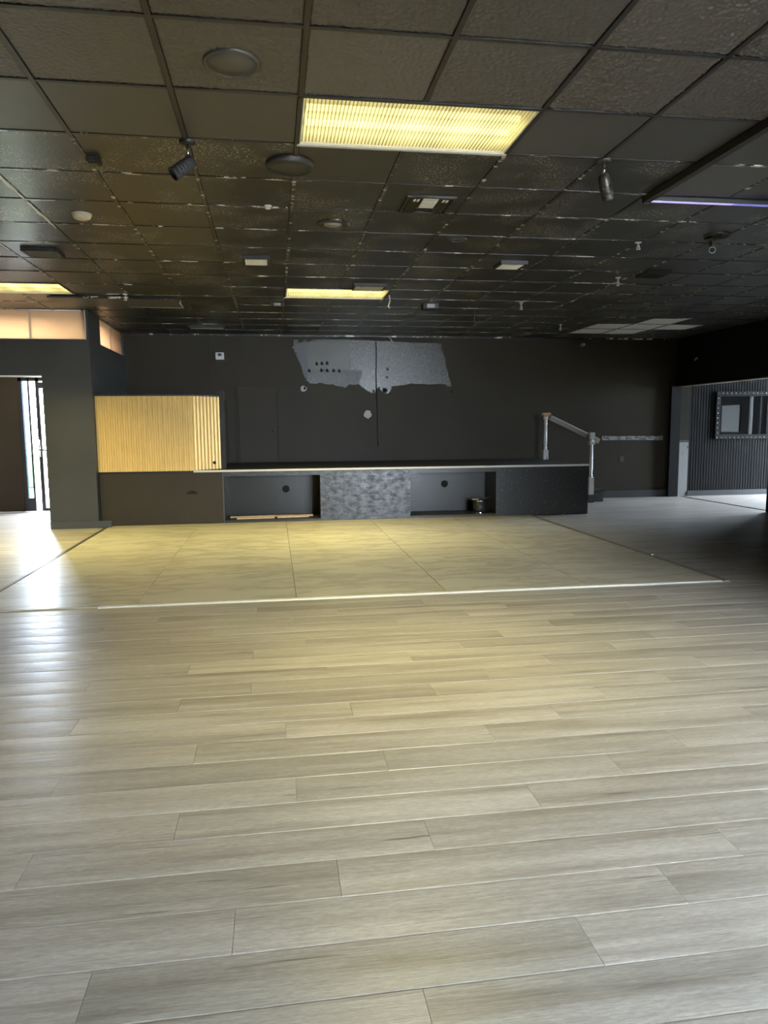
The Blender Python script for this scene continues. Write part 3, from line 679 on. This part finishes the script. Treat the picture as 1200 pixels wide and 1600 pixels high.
for x, z in ((0.55, 2.03), (1.95, 1.99), (1.75, 1.98), (1.99, 2.22), (3.15, 1.97), (2.0, 2.36)):
    onwall([(x + .022*math.cos(a_*PI/5), z + .026*math.sin(a_*PI/5)) for a_ in range(10)], YB - 0.008, YB - 0.001, 'small_hole', M['hole'], wall_back)
onwall(rough_poly([(6.01, 1.075), (7.22, 1.065), (7.22, 1.14), (6.01, 1.15)], 4, 0.008), YB - 0.012, YB - 0.0005, 'scuffed_strip', M['streak'], wall_back)
onwall([(6.42 + .05*math.cos(a_*PI/6), 0.72 + .06*math.sin(a_*PI/6)) for a_ in range(12)], YB - 0.004, YB - 0.0005, 'scuff_mark', M['base'], wall_back)
struct(B(SX1 + 1.05, XP_ - 0.12, YB - 0.016, YB, 0, 0.13).build('baseboard_back', M['base']), 'low dark baseboard right of the stage steps')
B(-1.06, -1.035, YB - 0.02, YB, SZ, HC - 0.03).build('corner_bead', M['wall'], wall_back)
dd = thing('black_door', 'flush black door in the back wall behind the stage', 'door', (-0.26, YB, SZ))
B(-0.325, 0.325, -0.022, -0.001, 0.004, 1.27).build('door_leaf', M['door_black'], dd)
for a, b, z0_, z1_ in ((-0.37, -0.33, 0.0, 1.315), (0.33, 0.37, 0.0, 1.315), (-0.33, 0.33, 1.275, 1.315)): B(a, b, -0.028, -0.001, z0_, z1_).build('casing', M['wall'], dd)
MB().lathe([(0.024, 0), (0.024, -0.008), (0.010, -0.012), (0.010, -0.04), (0.024, -0.05), (0.022, -0.07)], (0.275, -0.022, 0.55), 14, 'y').build('door_knob', M['black_metal'], dd)
tt = thing('thermostat', 'white wall thermostat with dark screen on a black plate', 'thermostat', (-0.865, YB, 2.565))
MB().bevbox(-0.115, 0.095, -0.012, -0.001, -0.095, 0.085, 0.003).build('back_plate', M['satin'], tt)
MB().bevbox(-0.075, 0.065, -0.034, -0.012, -0.06, 0.062, 0.005).build('case', M['white'], tt)
B(-0.035, 0.025, -0.036, -0.034, 0.0, 0.045).build('screen', M['grey_screen'], tt)
jb = thing('junction_box', 'small grey electrical box high on the back wall beside the bare patch', 'electrical box', (0.42, YB, 2.74))
MB().bevbox(-0.045, 0.035, -0.05, -0.001, -0.11, 0.11, 0.004).build('box_body', M['base'], jb)
for s, z in ((-0.055, 0.03), (0.05, 0.05), (-0.06, -0.02)): MB().lathe([(0.012, 0), (0.012, 0.02)], (s, -0.03, z), 8, 'x').build('wire_stub', M['white'], jb)
wb = MB().tube([(1.80, YB - 0.012, 2.83), (1.805, YB - 0.014, 2.6), (1.795, YB - 0.012, 2.3), (1.80, YB - 0.016, 2.0), (1.812, YB - 0.014, 1.6), (1.815, YB - 0.013, 1.15), (1.825, YB - 0.016, 1.02)], [0.008, 0.008, 0.009, 0.012, 0.005, 0.005, 0.012], 6)
tag(wb.build('hanging_cable', M['hole']), 'thin black cable hanging down the middle of the back wall', 'cable')
cx = MB().tube([(2.03, YB - 0.02, 2.90), (2.06, YB - 0.03, 2.87), (2.09, YB - 0.02, 2.82)], 0.008, 6)
tag(cx.build('wire_end', M['white']), 'short white wire end poking out above the scraped patch', 'wire')
sc_ = thing('wall_camera', 'small grey camera high on the back wall above the stage right end', 'camera', (5.56, YB, 2.80))
MB().bevbox(-0.03, 0.03, -0.02, -0.001, -0.03, 0.03, 0.003).build('mount', M['base'], sc_); MB().lathe([(0.03, 0), (0.03, -0.10), (0.02, -0.105)], (0.01, -0.02, 0.0), 12, 'y').build('camera_body', M['jamb'], sc_)
hk = thing('wall_hook', 'tiny pale hook on the dark partition header', 'hook', (XP_, 12.2, 2.50))
MB().tube([(-0.001, 0, 0.02), (-0.03, 0, 0.015), (-0.04, 0, -0.01), (-0.03, 0.0, -0.03)], 0.008, 8).build('hook', M['white'], hk); B(-0.006, -0.0005, -0.02, 0.02, -0.005, 0.035).build('hook_plate', M['white'], hk)

# ------------------------------------------------------------------ right-hand room seen through the opening
bead = MB(); x = XP_ + 0.295; n = 0
pts = []
while x < XA - 0.06:
    pts += [(x, 0), (x + 0.040, 0), (x + 0.045, 0.008), (x + 0.050, 0.008)]; x += 0.055
pts.append((x, 0)); vs = []
for a, d_ in pts: vs += [(a, YB - 0.014 + d_, 0.10), (a, YB - 0.014 + d_, HC)]
bead.add(vs, [(2*i, 2*i+2, 2*i+3, 2*i+1) for i in range(len(pts)-1)])
bead.box(pts[0][0], pts[-1][0], YB - 0.005, YB - 0.001, 0.10, HC)
o = bead.build('beadboard', M['annex'], wall_back); o['kind'] = 'stuff'; o['label'] = 'black beadboard with narrow vertical grooves'
struct(B(XP_ + 0.295, XA, YB - 0.03, YB - 0.001, 0, 0.10).build('baseboard_right', M['base']))
kp = thing('corner_panel', 'narrow grey scuffed panel on the wall beside the opening', 'panel', (XP_ + 0.075, YB, 0))
MB().bevbox(0.0, 0.215, -0.02, -0.001, 0.0, 1.02, 0.003).build('lower_board', M['jamb'], kp)
MB().bevbox(0.0, 0.215, -0.03, -0.001, 1.022, 1.06, 0.004).build('rail', M['base'], kp)
MB().bevbox(0.0, 0.215, -0.02, -0.001, 1.062, 2.2, 0.003).build('upper_board', M['satin'], kp)
mi = thing('studded_mirror', 'wide black framed mirror edged with pale studs on the beadboard wall', 'mirror', (8.26, YB - 0.014, 1.065))
MW, MH = 1.14, 0.90
for a, b, z0_, z1_ in ((0, MW, 0, 0.09), (0, MW, MH - 0.09, MH), (0, 0.09, 0.09, MH - 0.09), (MW - 0.09, MW, 0.09, MH - 0.09)):
    MB().bevbox(a, b, -0.035, -0.001, z0_, z1_, 0.006).build('frame_bar', M['annex'], mi)
B(0.09, MW - 0.09, -0.018, -0.010, 0.09, MH - 0.09).build('mirror_glass', M['mirror'], mi)
stm = MB().lathe([(0.010, 0), (0.009, -0.005), (0.006, -0.008), (0.001, -0.009)], (0, 0, 0), 8, 'y').mesh('stud'); stm.materials.append(M['stud'])
for i in range(13):
    for z in (0.035, MH - 0.035): put('stud', stm, None, mi, (0.035 + i*(MW - 0.07)/12, -0.035, z))
for i in range(1, 9):
    for xx in (0.035, MW - 0.035): put('stud', stm, None, mi, (xx, -0.035, 0.035 + i*(MH - 0.07)/9))

# ------------------------------------------------------------------ ceiling fixtures
def troffer(c, r, label, power=52.0, col=TUBE, spread=112):
    x0, y0 = GX + c*T, GY + r*T; W, D = 2*T, T
    t = thing('ceiling_light', label, 'ceiling light', (x0, y0, HC), group='fluorescent ceiling lights')
    mb = MB().box(0.013, 0.02, 0.013, D - 0.013, 0.0, 0.10).box(W - 0.02, W - 0.013, 0.013, D - 0.013, 0, 0.10).box(0.02, W - 0.02, 0.013, 0.02, 0, 0.10).box(0.02, W - 0.02, D - 0.02, D - 0.013, 0, 0.10).box(0.02, W - 0.02, 0.02, D - 0.02, 0.094, 0.10)
    mb.build('housing', M['reflector'], t)
    for y in (0.25, 0.44):
        MB().lathe([(0.016, 0.04), (0.016, W - 0.04)], (0, y, 0.055), 10, 'x').build('fluorescent_tube', M['tube'], t)
    la = bpy.data.lights.new('fluorescent_lamp', 'AREA'); la.shape = 'RECTANGLE'; la.size = W - 0.14; la.size_y = D - 0.14; la.energy = power; la.color = col; la.spread = math.radians(spread)
    lo = bpy.data.objects.new('fluorescent_lamp', la); COL.objects.link(lo); lo.parent = t; lo.location = (W/2, D/2, -0.001)
    lens = MB(); n = 64; vs = []
    for i in range(n*2 + 1):
        xx = 0.022 + (W - 0.044)*i/(2*n); z = 0.006 if i % 2 == 0 else 0.0105
        vs += [(xx, 0.022, z), (xx, D - 0.022, z)]
    lens.add(vs, [(2*i, 2*i+1, 2*i+3, 2*i+2) for i in range(2*n)])
    o = lens.build('prismatic_lens', M['lens'], t); o['label'] = 'ribbed clear plastic lens'
    B(0.0, W, D - 0.014, D + 0.012, -0.006, 0.004).build('frame_edge', M['white_trim'], t)
    B(0.0, W, -0.012, 0.012, -0.004, 0.004).build('frame_edge', M['bar'], t)
    for a in (0.0, W): B(a - 0.012, a + 0.012, 0.012, D - 0.014, -0.004, 0.004).build('frame_edge', M['bar'], t)
    return t
troffer(0, 2, 'largest and nearest yellow fluorescent ceiling light with ribbed lens', 36.0)
troffer(0, 10, 'yellow fluorescent ceiling light further back in the middle of the ceiling')
troffer(-6, 10, 'yellow fluorescent ceiling light at the left edge above the peach transom')

troffer(-7, 14, 'added unseen ceiling light in the vestibule brightening the peach transom', 60.0, (1.0, 0.90, 0.80), 170)  # added lamp, hidden behind the wall, to light the peach panes

def cx_(c): return GX + c*T
def ry_(r): return GY + r*T
def round_plate(name, c, r, rad, label, cat, inner, mat, imat, rim=0.012, drop=0.01):
    t = thing(name, label, cat, (cx_(c), ry_(r), HC + 0.004))
    MB().lathe([(rad, 0.004), (rad, -drop*0.5), (rad - rim*0.5, -drop), (rad - rim, -drop), (rad - rim*1.4, -drop*0.35), (0.002, -drop*0.35)], (0,0,0), 36, cap=False).build('rim', mat, t)
    MB().lathe([(rad*inner, -drop*0.3), (rad*inner*0.97, -drop*0.75), (rad*inner*0.4, -drop*0.95), (0.002, -drop)], (0,0,0), 32, cap=False).build('grille', imat, t)
    return t
round_plate('ceiling_speaker', -0.51, 1.55, 0.125, 'round flush speaker painted black in the nearest textured tile', 'speaker', 0.86, M['tile_smooth'], M['tile_smooth'])
round_plate('cover_plate', -0.06, 3.53, 0.145, 'large round black plate beside the nearest light', 'cover plate', 0.95, M['deck'], M['deck'], drop=0.03)
round_plate('downlight', 0.54, 5.60, 0.13, 'round recessed downlight with pale centre near the middle of the ceiling', 'downlight', 0.55, M['satin'], M['jamb'], 0.03, 0.02)
round_plate('cover_disc', 2.33, 6.17, 0.075, 'small round dull disc on the ceiling right of the downlight', 'cover plate', 0.7, M['base'], M['base'], 0.01, 0.012)
round_plate('camera_plate', 5.85, 5.55, 0.11, 'round black mounting plate above the bullet camera', 'cover plate', 0.35, M['satin'], M['hole'], 0.015, 0.02)
sd = thing('smoke_detector', 'cream round smoke detector on the left of the ceiling', 'smoke detector', (cx_(-2.52), ry_(5.55), HC + 0.004))
MB().lathe([(0.065, 0), (0.067, -0.012), (0.060, -0.030), (0.040, -0.040), (0.001, -0.042)], (0,0,0), 28, cap=False).build('cover', M['cream'], sd)
MB().lathe([(0.072, 0), (0.072, -0.006), (0.066, -0.008)], (0,0,0), 28, cap=False).build('base_ring', M['cream'], sd)

def register(name, c, r, w_, d_, label, slat_mat, n=4, drop=0.03, rot=0.0):
    t = thing(name, label, 'air vent', (cx_(c), ry_(r), HC), (0, 0, rot))
    b = 0.022
    for a0, a1, b0, b1 in ((-w_/2, w_/2, -d_/2, -d_/2 + b), (-w_/2, w_/2, d_/2 - b, d_/2), (-w_/2, -w_/2 + b, -d_/2 + b, d_/2 - b), (w_/2 - b, w_/2, -d_/2 + b, d_/2 - b)):
        MB().bevbox(a0, a1, b0, b1, -drop, 0.006, 0.002).build('frame_bar', M['black_metal'], t)
    B(-w_/2 + b, w_/2 - b, -d_/2 + b, d_/2 - b, 0.0, 0.004).build('duct_back', M['hole'], t)
    for i in range(n):
        y = -d_/2 + b + (i + 0.5)*(d_ - 2*b)/n; s = (d_ - 2*b)/n*0.34
        fixnormals(MB().prism([(y - s, -0.004), (y + s, -drop + 0.002), (y + s, -drop + 0.005), (y - s, -0.001)], lambda a, z: (-w_/2 + b, a, z), lambda a, z: (w_/2 - b, a, z)).build('slat', slat_mat, t))
    return t
register('air_register', -0.48, 7.72, 0.25, 0.30, 'small pale slatted air register left of the middle of the ceiling', M['white'])
register('air_register', 3.56, 7.60, 0.27, 0.28, 'small pale slatted air register on the right half of the ceiling', M['white'])
register('air_register', 1.53, 9.65, 0.36, 0.28, 'pale slatted register just before the middle yellow light', M['jamb'])
register('air_register', -3.55, 7.55, 0.30, 0.28, 'dark slatted register on the left above the yellow light', M['base'])
register('air_register', -1.9, 15.4, 0.55, 0.25, 'dark low register near the back wall above the thermostat', M['jamb'])
register('air_register', 0.55, 15.2, 0.50, 0.45, 'dark register at the back wall above the bare patch', M['base'])
register('air_register', 6.25, 8.0, 0.26, 0.26, 'dull black register beyond the bullet camera', M['black_metal'])
v = thing('ceiling_diffuser', 'square black air diffuser with white slatted centre behind the nearest light', 'air vent', (cx_(1.57), ry_(4.64), HC))
w_, d_ = 0.35, 0.38
for a0, a1, b0, b1 in ((-w_/2, w_/2, -d_/2, -d_/2 + .02), (-w_/2, w_/2, d_/2 - .02, d_/2), (-w_/2, -w_/2 + .02, -d_/2 + .02, d_/2 - .02), (w_/2 - .02, w_/2, -d_/2 + .02, d_/2 - .02)):
    MB().bevbox(a0, a1, b0, b1, -0.014, 0.005, 0.003).build('frame_bar', M['satin'], v)
B(-w_/2 + .02, w_/2 - .02, -d_/2 + .02, d_/2 - .02, 0.0, 0.003).build('duct_back', M['hole'], v)
for xx in (-0.13, -0.105, -0.08, 0.075, 0.10, 0.13): fixnormals(MB().prism([(xx - .009, 0.0), (xx + .006, -0.014), (xx + .009, -0.014), (xx - .006, 0.0)], lambda a, z: (a, -d_/2 + .02, z), lambda a, z: (a, d_/2 - .02, z)).build('slat', M['black_metal'], v))
for i in range(6): MB().bevbox(-0.055, 0.055, -0.16 + i*0.037, -0.13 + i*0.037, -0.012, -0.001, 0.003).build('centre_slat', M['white'], v)
for xx in (-0.115, -0.09, 0.09, 0.115):
    for i in range(2): MB().box(xx - .008, xx + .008, -0.15 + i*.03, -0.132 + i*.03, -0.016, -0.0135).build('paint_chip', M['white'], v)

def box_fixture(name, c, r, w_, d_, h_, label, cat, mat, front):
    t = thing(name, label, cat, (cx_(c), ry_(r), HC))
    MB().bevbox(-w_/2, w_/2, -d_/2, d_/2, -h_, 0.004, 0.004).build('case', mat, t)
    MB().bevbox(-w_/2*0.5, w_/2*0.5, -d_/2 - 0.012, -d_/2 - 0.0005, -h_*0.85, -h_*0.15, 0.002).build('face', front, t)
    MB().bevbox(-w_/2*0.7, w_/2*0.7, -d_/2*0.7, d_/2*0.7, -h_ - 0.006, -h_ - 0.0005, 0.002).build('lid', mat, t)
    return t
box_fixture('junction_box', -1.93, 3.60, 0.075, 0.085, 0.030, 'small square black box on the ceiling left of the left spotlight', 'electrical box', M['satin'], M['black_metal'])
box_fixture('ceiling_box', -0.14, 11.7, 0.17, 0.14, 0.05, 'small box with pale face left of the middle yellow light', 'electrical box', M['satin'], M['jamb'])
box_fixture('ceiling_box', 3.07, 11.5, 0.20, 0.16, 0.07, 'small open black box right of the middle yellow light', 'electrical box', M['black_metal'], M['jamb'])
ap = thing('access_panel', 'sagging black ceiling panel with pale chipped edges above the gold booth', 'panel', (cx_(-3.5) - 0.02, ry_(11.6), HC))
MB().bevbox(-0.62, 0.86, -0.26, 0.36, -0.03, -0.006, 0.004).build('panel_board', M['tile_smooth'], ap)
B(0.2, 0.86, 0.36, 0.37, -0.032, -0.008).build('chipped_edge', M['nosing'], ap); B(0.86, 0.87, 0.05, 0.37, -0.032, -0.008).build('chipped_edge', M['nosing'], ap)
B(-0.62, 0.86, -0.27, -0.26, -0.032, -0.008).build('chipped_edge', M['bar_chip'], ap)

def spotlight(x, y, yaw, tilt, label, mat):
    t = thing('spotlight', label, 'spotlight', (x, y, HC), group='small black ceiling spotlights')
    MB().lathe([(0.045, 0.003), (0.045, -0.008), (0.032, -0.016), (0.001, -0.018)], (0,0,0), 20, cap=False).build('canopy', M['black_metal'], t)
    MB().tube([(0, 0, -0.012), (0, 0, -0.05), (0.004, 0, -0.085)], 0.008, 8).build('stem', M['steel'], t)
    MB().lathe([(0.018, -0.015), (0.018, 0.015)], (0.004, 0, -0.09), 12, 'y').build('knuckle', mat, t)
    hd = MB().lathe([(0.020, 0.035), (0.032, 0.028), (0.036, 0.0), (0.036, -0.095), (0.039, -0.10), (0.039, -0.115), (0.033, -0.115), (0.031, -0.09), (0.001, -0.085)], (0,0,0), 20, cap=False).build('lamp_head', mat, t, (0.004, 0, -0.115))
    hd.rotation_euler = (tilt, 0, yaw)
    for z in (-0.03, -0.05, -0.07): MB().lathe([(0.0365, z), (0.0385, z - 0.003), (0.0385, z - 0.008), (0.0365, z - 0.011)], (0,0,0), 20, cap=False).build('cooling_ring', mat, hd)
spotlight(cx_(-1.0) + 0.005, ry_(3.06), 1.9, 0.9, 'black ceiling spotlight on the left tilted down to the left', M['black_metal'])
spotlight(cx_(3.0) + 0.01, ry_(3.03), -0.9, 0.55, 'worn black ceiling spotlight on the right near the lavender strip', M['satin'])

# black raceway and LED strip on the right
rw = thing('light_raceway', 'black square raceway running along the right of the ceiling', 'raceway', (cx_(4.0), 0, HC))
MB().bevbox(-0.022, 0.022, ry_(-1.0), ry_(4.03), -0.050, 0.0, 0.004).build('channel', M['black_metal'], rw)
MB().bevbox(-0.026, 0.026, ry_(4.03), ry_(4.03) + 0.012, -0.054, 0.0, 0.003).build('end_cap', M['black_metal'], rw)
ls = thing('led_strip', 'lavender to blue LED light strip on the right of the ceiling', 'light strip', (cx_(4.0) + 0.035, ry_(4.03), HC))
MB().bevbox(0.0, 1.95, -0.014, 0.022, -0.022, 0.0, 0.003).build('channel', M['black_metal'], ls)
for a, b in ((-0.033, -0.025), (0.013, 0.021)): MB().box(0.0, 1.95, a, b, -0.037, -0.0225).build('channel_lip', M['black_metal'], ls)
MB().bevbox(0.004, 0.62, -0.024, 0.012, -0.040, -0.023, 0.004).build('diffuser', M['led_lav'], ls)['label'] = 'lavender glowing section'
MB().bevbox(0.625, 1.94, -0.024, 0.012, -0.040, -0.023, 0.004).build('diffuser', M['led_blue'], ls)['label'] = 'deep blue glowing section'

# bullet camera
bc = thing('bullet_camera', 'black bullet security camera hanging on the right of the ceiling', 'camera', (cx_(5.80), ry_(5.62), HC - 0.018))
MB().lathe([(0.05, 0.0), (0.05, -0.015), (0.03, -0.022)], (0,0,0), 20).build('mount', M['satin'], bc)
MB().tube([(0, 0, -0.02), (0, -0.01, -0.06), (0, -0.03, -0.09)], 0.012, 8).build('arm', M['satin'], bc)
hd = MB().lathe([(0.030, 0.10), (0.034, 0.09), (0.034, -0.06), (0.030, -0.065)], (0,0,0), 20, 'y').build('camera_body', M['satin'], bc, (-0.01, -0.05, -0.11), (0.12, 0, -0.55))
MB().lathe([(0.020, -0.0655), (0.020, -0.068)], (0,0,0), 16, 'y').build('lens', M['hole'], hd)
MB().lathe([(0.029, -0.0655), (0.029, -0.070), (0.021, -0.070), (0.021, -0.0655)], (0,0,0), 20, 'y', cap=False).build('lens_ring', M['jamb'], hd)

def sprinkler(x, y, drop, label):
    t = thing('sprinkler_head', label, 'sprinkler', (x, y, HC), group='pale pendant sprinkler heads')
    MB().lathe([(0.028, 0.003), (0.028, -0.004), (0.014, -0.008)], (0,0,0), 14).build('escutcheon', M['white'], t)
    MB().lathe([(0.010, -0.006), (0.010, -drop*0.55), (0.014, -drop*0.55), (0.014, -drop*0.68), (0.006, -drop*0.72)], (0,0,0), 12).build('body', M['white'], t)
    MB().tube([(-0.011, 0, -drop*0.66), (-0.014, 0, -drop*0.8), (0, 0, -drop*0.95), (0.014, 0, -drop*0.8), (0.011, 0, -drop*0.66)], 0.003, 6).build('yoke', M['white'], t)
    MB().lathe([(0.020, -drop*0.95), (0.020, -drop)], (0,0,0), 12).build('deflector', M['white'], t)
for x, y, dr, lb in ((3.19, 6.20, 0.06, 'pale sprinkler head left of the bullet camera'), (3.72, 7.66, 0.085, 'pale sprinkler head beyond the bullet camera'),
                 (3.20, 9.30, 0.09, 'pale sprinkler head right of the middle yellow light'), (4.50, 11.2, 0.09, 'pale sprinkler head at the back left of the white tiles'),
                 (-1.69, 9.20, 0.07, 'pale sprinkler head above the gold booth'), (0.0, 5.52, 0.02, 'tiny pale sprinkler stub left of the downlight')):
    sprinkler(x, y, dr, lb)
tag(MB().tube([(1.42, 8.95, HC), (1.43, 8.95, 2.86), (1.41, 8.95, 2.80), (1.425, 8.95, 2.77)], 0.006, 6).build('dangling_wire', M['white_trim']), 'short pale wire dangling at the right end of the middle light', 'wire')
tag(MB().tube([(2.76, 10.0, HC + 0.002), (2.78, 10.0, 2.88), (2.77, 10.0, 2.80), (2.79, 10.0, 2.75), (2.75, 10.0, 2.70)], 0.006, 6).build('dangling_wire', M['base']), 'dark wire dangling from the ceiling in front of the back wall', 'wire')
for x, y, r_, lb in ((4.32, 10.50, 0.022, 'white paint flake on the floor at the right front of the stage'), (3.83, 6.95, 0.016, 'pale crumb lying on the right edge strip of the dance floor')):
    o = MB().prism([(r_*(1 + 0.3*math.sin(3*a_))*math.cos(a_*PI/4), r_*0.7*math.sin(a_*PI/4)) for a_ in range(8)], lambda a, b: (a, b, 0.0), lambda a, b: (a*0.8, b*0.8, 0.006)).build('paint_flake', M['white'], None, (x, y, 0.0145 if y < 10 else 0.0005)); fixnormals(o); tag(o, lb, 'debris')
